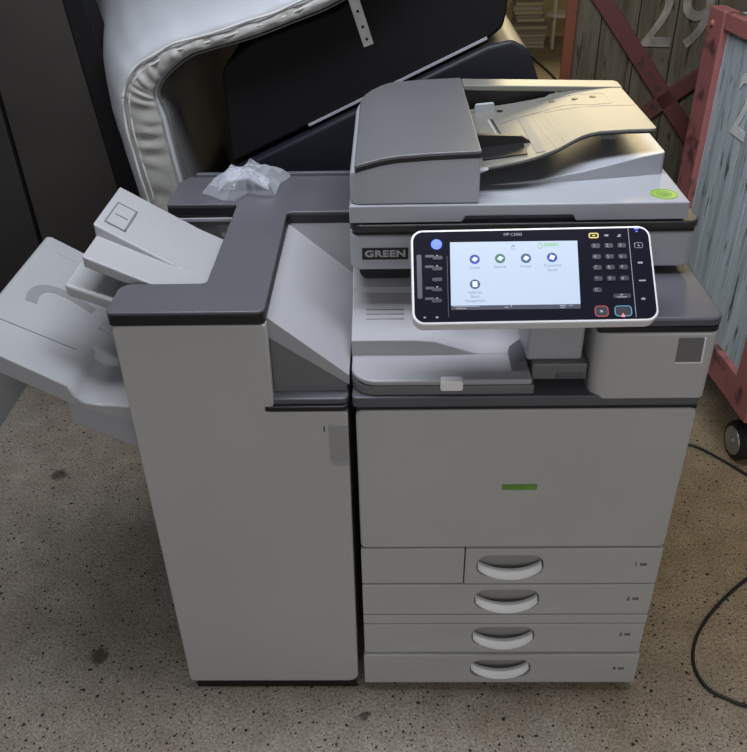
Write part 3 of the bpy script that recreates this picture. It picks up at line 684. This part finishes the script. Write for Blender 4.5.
# ------------------------------------------------------------------ black furniture under the arch
BLKF = mat('black_upholstery', (.006, .006, .007), .75, spec=.25, bump=.15, bscale=500)
NAVY = mat('navy_vinyl', (.010, .010, .018), .5, spec=.4, bump=.2, bscale=120)
BRUSH = mat('dull_steel', (.42, .43, .40), .45, .6, var=.15, vscale=30)
bb = thing('bed_base', 'black bed base tilted under the white mattress with a pale strip along its lower edge', 'bed base', (0, 1.0, 0))
pts = [(-.33, .897), (.305, 1.188), (.326, 1.206), (.333, 1.24), (.335, 1.50), (.22, 1.46), (.10, 1.362), (-.05, 1.25), (-.25, 1.183), (-.33, 1.13)]
bm = BM(); prism(bm, rc(pts, [.01, .02, .02, 0, .01, .02, .03, .05, .06, .05], 4), 'y', .87, 1.15); obj('frame', bm, BLKF, bb, .008)
bm = BM(); prism(bm, [(-.13, .9885), (.292, 1.1825), (.2895, 1.187), (-.1325, .993)], 'y', .864, .872); tag(obj('edge_strip', bm, LIDW, bb), 'thin pale strip along the lower edge')
ang = math.atan2(1.172-1.272, .016+.016)
fm = frame((.0, .8695, 1.232), (math.cos(ang), 0, math.sin(ang)), (-math.sin(ang), 0, math.cos(ang)))
bm = plate(rrect(0, 0, .125, .024, .002), [[(x+.0035*math.cos(k*math.pi/5), .0035*math.sin(k*math.pi/5)) for k in range(10)] for x in (-.045, -.015, .02, .048)], .0015)
br = obj('bracket', bm, BRUSH, bb, M=fm); tag(br, 'perforated steel bracket')
lo = thing('upholstered_box', 'dark navy vinyl box sofa base with a rounded corner behind the document feeder', 'sofa base', (.1, 1.1, 0))
pts = [(-.34, 0), (.515, 0), (.415, 1.09), (.385, 1.165), (.345, 1.185), (.29, 1.172), (-.34, .882)]
bm = BM(); prism(bm, rc(pts, [.01, .01, .05, .05, .03, 0, .02], 5), 'y', .84, 1.45); obj('body', bm, NAVY, lo, .02, 5)

# ------------------------------------------------------------------ dark boards at left
BROWN = mat('dark_brown_board', (.034, .029, .025), .65, var=.25, vscale=3)
BOARDG = mat('dark_grey_green_board', (.021, .022, .019), .7, var=.25, vscale=3)
bd = thing('dark_board', 'tall dark brown board with a black edge leaning beside the mattress', 'board', (-.85, 1.25, 0))
bm = BM(); prism(bm, [(-1.0, 0), (-.68, 0), (-.835, 1.7), (-1.035, 1.7)], 'y', 1.2, 1.27); obj('face', bm, BROWN, bd, .004)
bm = BM(); prism(bm, [(-.678, 0), (-.536, 0), (-.806, 1.7), (-.834, 1.7)], 'y', 1.195, 1.29); obj('black_edge', bm, BLKF, bd, .006)
bm = BM(); prism(bm, [(-1.195, 0), (-1.02, 0), (-1.05, 1.7), (-1.195, 1.7)], 'y', 1.21, 1.26)
tag(obj('dark_board.001', bm, BOARDG, None, .004, loc=(-1.1, 1.25, 0)), 'dark grey-green panel at the far left against the wall', 'board')

# ------------------------------------------------------------------ wooden crates with red frames
def plank_mat(name, c1, c2, c3):
    M = bpy.data.materials.new(name); M.use_nodes = True; nt = M.node_tree; b = nt.nodes['Principled BSDF']; L = nt.links.new; N = nt.nodes.new
    tc = N('ShaderNodeTexCoord'); mp = N('ShaderNodeMapping'); mp.inputs['Scale'].default_value = (14, 14, 1.1); L(tc.outputs['Object'], mp.inputs['Vector'])
    n = N('ShaderNodeTexNoise'); n.inputs['Scale'].default_value = 2.2; n.inputs['Detail'].default_value = 8; n.inputs['Roughness'].default_value = .7; L(mp.outputs[0], n.inputs['Vector'])
    r = N('ShaderNodeValToRGB'); e = r.color_ramp.elements; e[0].position = .3; e[0].color = (*c1, 1); e[1].position = .72; e[1].color = (*c3, 1); q = e.new(.5); q.color = (*c2, 1)
    L(n.outputs['Fac'], r.inputs['Fac'])
    mp2 = N('ShaderNodeMapping'); mp2.inputs['Scale'].default_value = (40, 40, 7); L(tc.outputs['Object'], mp2.inputs['Vector'])
    n2 = N('ShaderNodeTexNoise'); n2.inputs['Scale'].default_value = 1.4; n2.inputs['Detail'].default_value = 4; L(mp2.outputs[0], n2.inputs['Vector'])
    r2 = N('ShaderNodeValToRGB'); r2.color_ramp.elements[0].position = .30; r2.color_ramp.elements[0].color = (.25, .22, .2, 1); r2.color_ramp.elements[1].position = .40; r2.color_ramp.elements[1].color = (1, 1, 1, 1)
    L(n2.outputs['Fac'], r2.inputs['Fac'])
    x = N('ShaderNodeMix'); x.data_type = 'RGBA'; x.blend_type = 'MULTIPLY'; x.inputs[0].default_value = 1; L(r.outputs['Color'], x.inputs[6]); L(r2.outputs['Color'], x.inputs[7])
    L(x.outputs[2], b.inputs['Base Color']); b.inputs['Roughness'].default_value = .8; b.inputs['Specular IOR Level'].default_value = .25
    return M
PLA = plank_mat('brown_grey_planks', (.05, .038, .022), (.108, .092, .060), (.15, .138, .10))
PLB = plank_mat('blue_grey_planks', (.30, .345, .35), (.50, .585, .61), (.62, .71, .73))
def red_mat(name, c, d):
    M = mat(name, c, .6, var=.0); nt = M.node_tree; b = nt.nodes['Principled BSDF']
    n = nt.nodes.new('ShaderNodeTexNoise'); n.inputs['Scale'].default_value = 16; n.inputs['Detail'].default_value = 7
    tc = nt.nodes.new('ShaderNodeTexCoord'); nt.links.new(tc.outputs['Object'], n.inputs['Vector'])
    r = nt.nodes.new('ShaderNodeValToRGB'); r.color_ramp.elements[0].position = .34; r.color_ramp.elements[0].color = (*d, 1); r.color_ramp.elements[1].position = .46; r.color_ramp.elements[1].color = (*c, 1)
    nt.links.new(n.outputs['Fac'], r.inputs['Fac']); nt.links.new(r.outputs['Color'], b.inputs['Base Color']); return M
REDA = red_mat('dark_red_paint', (.115, .034, .028), (.04, .022, .017))
REDP = red_mat('brown_red_paint', (.19, .055, .025), (.12, .04, .02))
REDB = red_mat('worn_red_paint', (.40, .145, .135), (.13, .06, .055))
RUB = mat('tyre_rubber', (.012, .012, .012), .6)
STEEL = mat('wheel_steel', (.4, .4, .4), .4, .7)
def bar(bm, a, b, w, y0, y1):
    a, b = Vector(a), Vector(b); t = (b-a).normalized(); s = Vector((-t.y, t.x))*w/2
    prism(bm, [a-s, b-s, b+s, a+s], 'y', y0, y1)
def casters(root, spots, M, ztop, r=.06):
    for x, y in spots:
        bm = BM(); prism(bm, [(x-.04, ztop-.03), (x+.04, ztop-.03), (x+.035, r), (x+.01, r-.014), (x-.015, r)], 'y', y+.024, y+.031)
        box(bm, x-.05, x+.05, y-.025, y+.05, ztop-.032, ztop+.002)
        c = obj('caster', bm, BLACK, root, M=M)
        bm = BM(); tube(bm, [(x+.01, y-.02, r), (x+.01, y-.012, r), (x+.01, y+.012, r), (x+.01, y+.02, r)], [r*.88, r, r, r*.88], 32); obj('tyre', bm, RUB, c, M=M)
        bm = BM(); tube(bm, [(x+.01, y-.0225, r), (x+.01, y-.016, r), (x+.01, y+.016, r), (x+.01, y+.023, r)], [r*.70, r*.76, r*.76, r*.7], 28)
        disc(bm, (x+.01, y-.016, r), (0, -1, 0), r*.2, .012, 16); obj('hub', bm, STEEL, c, M=M)
def crate(name, label, loc, M, Wd, Dp, z0, z1, planks, red, post, texts, braces, nplank, pw, rt, rb):
    """M maps local coordinates (face at y=0, x to the right, depth +y) to the world"""
    root = thing(name, label, 'crate', loc)
    post_mat = red if post is None else post
    bm = BM(); xs = [i*(Wd)/nplank for i in range(nplank+1)]
    rnd = random.Random(len(label))
    for a, b in zip(xs, xs[1:]):
        dy = rnd.uniform(0, .004); box(bm, a+.0015, b-.0015, .018+dy, .04, z0+.02, z1-.02)
    box(bm, .03, Wd-.03, .04, .05, z0+.02, z1-.02)
    obj('front_planks', bm, planks, root, .0015, M=M)
    bm = BM(); box(bm, .005, .03, .05, Dp-.005, z0+.02, z1-.02); box(bm, Wd-.03, Wd-.005, .05, Dp-.005, z0+.02, z1-.02); box(bm, .03, Wd-.03, Dp-.03, Dp-.005, z0+.02, z1-.02)
    box(bm, .03, Wd-.03, .05, Dp-.03, z0+.005, z0+.03)
    obj('side_planks', bm, planks, root, M=M)
    for x in (0, Wd-pw):
        bm = BM(); box(bm, x, x+pw, 0, .045, z0, z1); obj('post', bm, post_mat, root, .004, M=M)
        bm = BM(); box(bm, x, x+.05, Dp-.045, Dp, z0, z1); obj('post', bm, post_mat, root, .004, M=M)
    for za, zb in ((z0, z0+rb), (z1-rt, z1)):
        bm = BM(); box(bm, pw, Wd-pw, .002, .045, za, zb); obj('rail', bm, red, root, .004, M=M)
    for a, b, w in braces:
        bm = BM(); bar(bm, a, b, w, .006, .0225); obj('brace', bm, red, root, .002, M=M)
    for s, x, z, size in texts:
        obj('stencil_number', text(s, size, .0006, bold=.002, space=1.05), FADED if post is not None else BRASS, root, M=M @ front(x, .0166, z) @ Matrix.Diagonal((.8, 1, 1, 1)))
    casters(root, [(.12, .07), (Wd-.12, .07), (.12, Dp-.09), (Wd-.12, Dp-.09)], M, z0)
    if post is None:
        for z in (z1-.04, z0+.04):
            bm = BM(); disc(bm, (.035, .001, z), (0, -1, 0), .011, .008, 12, .006); obj('bolt', bm, red, root, M=M)
    return root
MA = Matrix.Translation((.631, 1.701, 0)) @ Matrix.Rotation(-.21, 4, 'Z')
crate('plank_crate', 'brown plank crate with dark red cross braces and the number 29, behind the document feeder', (.66, 1.7, 0), MA, .80, .6, .165, 1.35,
      PLA, REDA, REDP, [('29', .343, 1.07, .27)], [((.035, 1.215), (.56, .565), .052), ((.06, .575), (.66, 1.09), .048)], 7, .036, .09, .09)
dirB = Vector((.085, -1, 0)).normalized()
MB_ = frame((.970, 1.405, 0), dirB, Vector((1, .085, 0)))
crate('wheeled_crate', 'blue-grey plank crate with worn red frame on casters, nearest at the right edge', (1.008, 1.405, 0), MB_ @ Matrix.Translation((.022, 0, 0)), .70, .6, .207, 1.155,
      PLB, REDB, None, [('29', .325, .94, .235)], [], 7, .098, .045, .095)

# ------------------------------------------------------------------ cables
RUBC = mat('black_cable', (.010, .010, .010), .5)
path = smooth_path([(.40, .80, .006), (.55, .88, .006), (.72, .915, .006), (.86, .885, .006), (.978, .844, .006), (1.04, .78, .006), (1.094, .704, .006), (1.17, .58, .006), (1.15, .45, .006), (1.06, .375, .006), (.953, .311, .006), (.86, .235, .006), (.787, .156, .006), (.75, .09, .006), (.740, .035, .006), (.755, -.01, .006), (.79, -.035, .006), (.823, -.051, .006), (.95, -.09, .006)], 8)
bm = BM(); tube(bm, path, .0038, 10); tag(obj('power_cable', bm, RUBC, None, loc=(.8, .3, 0)), 'black power cable curling over the floor right of the photocopier', 'cable')
path = smooth_path([(1.18, 6.1, .008), (1.26, 5.5, .008), (1.30, 5.0, .008), (1.31, 4.4, .008), (1.28, 3.6, .008)], 6)
bm = BM(); tube(bm, path, .008, 8); tag(obj('floor_cable', bm, RUBC, None, loc=(1.26, 5.4, 0)), 'thin dark cable across the yellow-lit floor of the next room', 'cable')

# ------------------------------------------------------------------ next room: stacked books and a white stand
BK = [mat('book_%d' % i, c, .7) for i, c in enumerate(((.42, .40, .36), (.30, .28, .25), (.55, .52, .46), (.20, .18, .16), (.46, .42, .33)))]
PAGE = mat('book_pages', (.6, .55, .42), .8)
z = 0; rnd = random.Random(3)
words = ['bottommost', 'second from the bottom', 'third from the bottom', 'fourth from the bottom', 'fifth from the bottom', 'sixth from the bottom', 'seventh from the bottom', 'eighth from the bottom', 'ninth from the bottom', 'tenth from the bottom', 'eleventh from the bottom', 'topmost']
for i in range(12):
    h = rnd.uniform(.026, .036); w = (.27 if i < 7 else .23)+rnd.uniform(-.012, .012); cx = 1.245+rnd.uniform(-.01, .01)-(.03 if i > 7 else 0)
    t = thing('book', 'book in the far stack beside the white stand, '+words[i], 'book', (cx, 6.3, z), 'stacked books in the next room')
    bm = BM(); box(bm, cx-w/2, cx+w/2, 6.2, 6.4, z+.0005, z+.004); box(bm, cx-w/2, cx+w/2, 6.2, 6.4, z+h-.004, z+h-.0005); box(bm, cx-w/2, cx-w/2+.004, 6.2, 6.4, z+.004, z+h-.004)
    obj('book_cover', bm, BK[i % 5], t)
    bm = BM(); box(bm, cx-w/2+.004, cx+w/2-.006, 6.206, 6.394, z+.004, z+h-.004); obj('pages', bm, PAGE if i % 2 else BK[(i+2) % 5], t)
    z += h
WST = mat('white_enamel', (.75, .74, .7), .4)
t = thing('stand', 'thin-legged white stand with a round shelf in the next room', 'stand', (1.50, 6.25, 0))
bm = BM(); disc(bm, (1.50, 6.25, .245), (0, 0, 1), .125, .022, 28); obj('shelf', bm, WST, t, .003)
for k in range(3):
    a = -2.2+k*2.094; x, y = 1.50+.115*math.cos(a), 6.25+.115*math.sin(a)
    bm = BM(); tube(bm, [(x, y, 0), (x, y, .75)], .011, 10); obj('leg', bm, WST, t)
bm = BM(); disc(bm, (1.50, 6.25, .73), (0, 0, 1), .135, .022, 28); obj('top', bm, WST, t, .003)
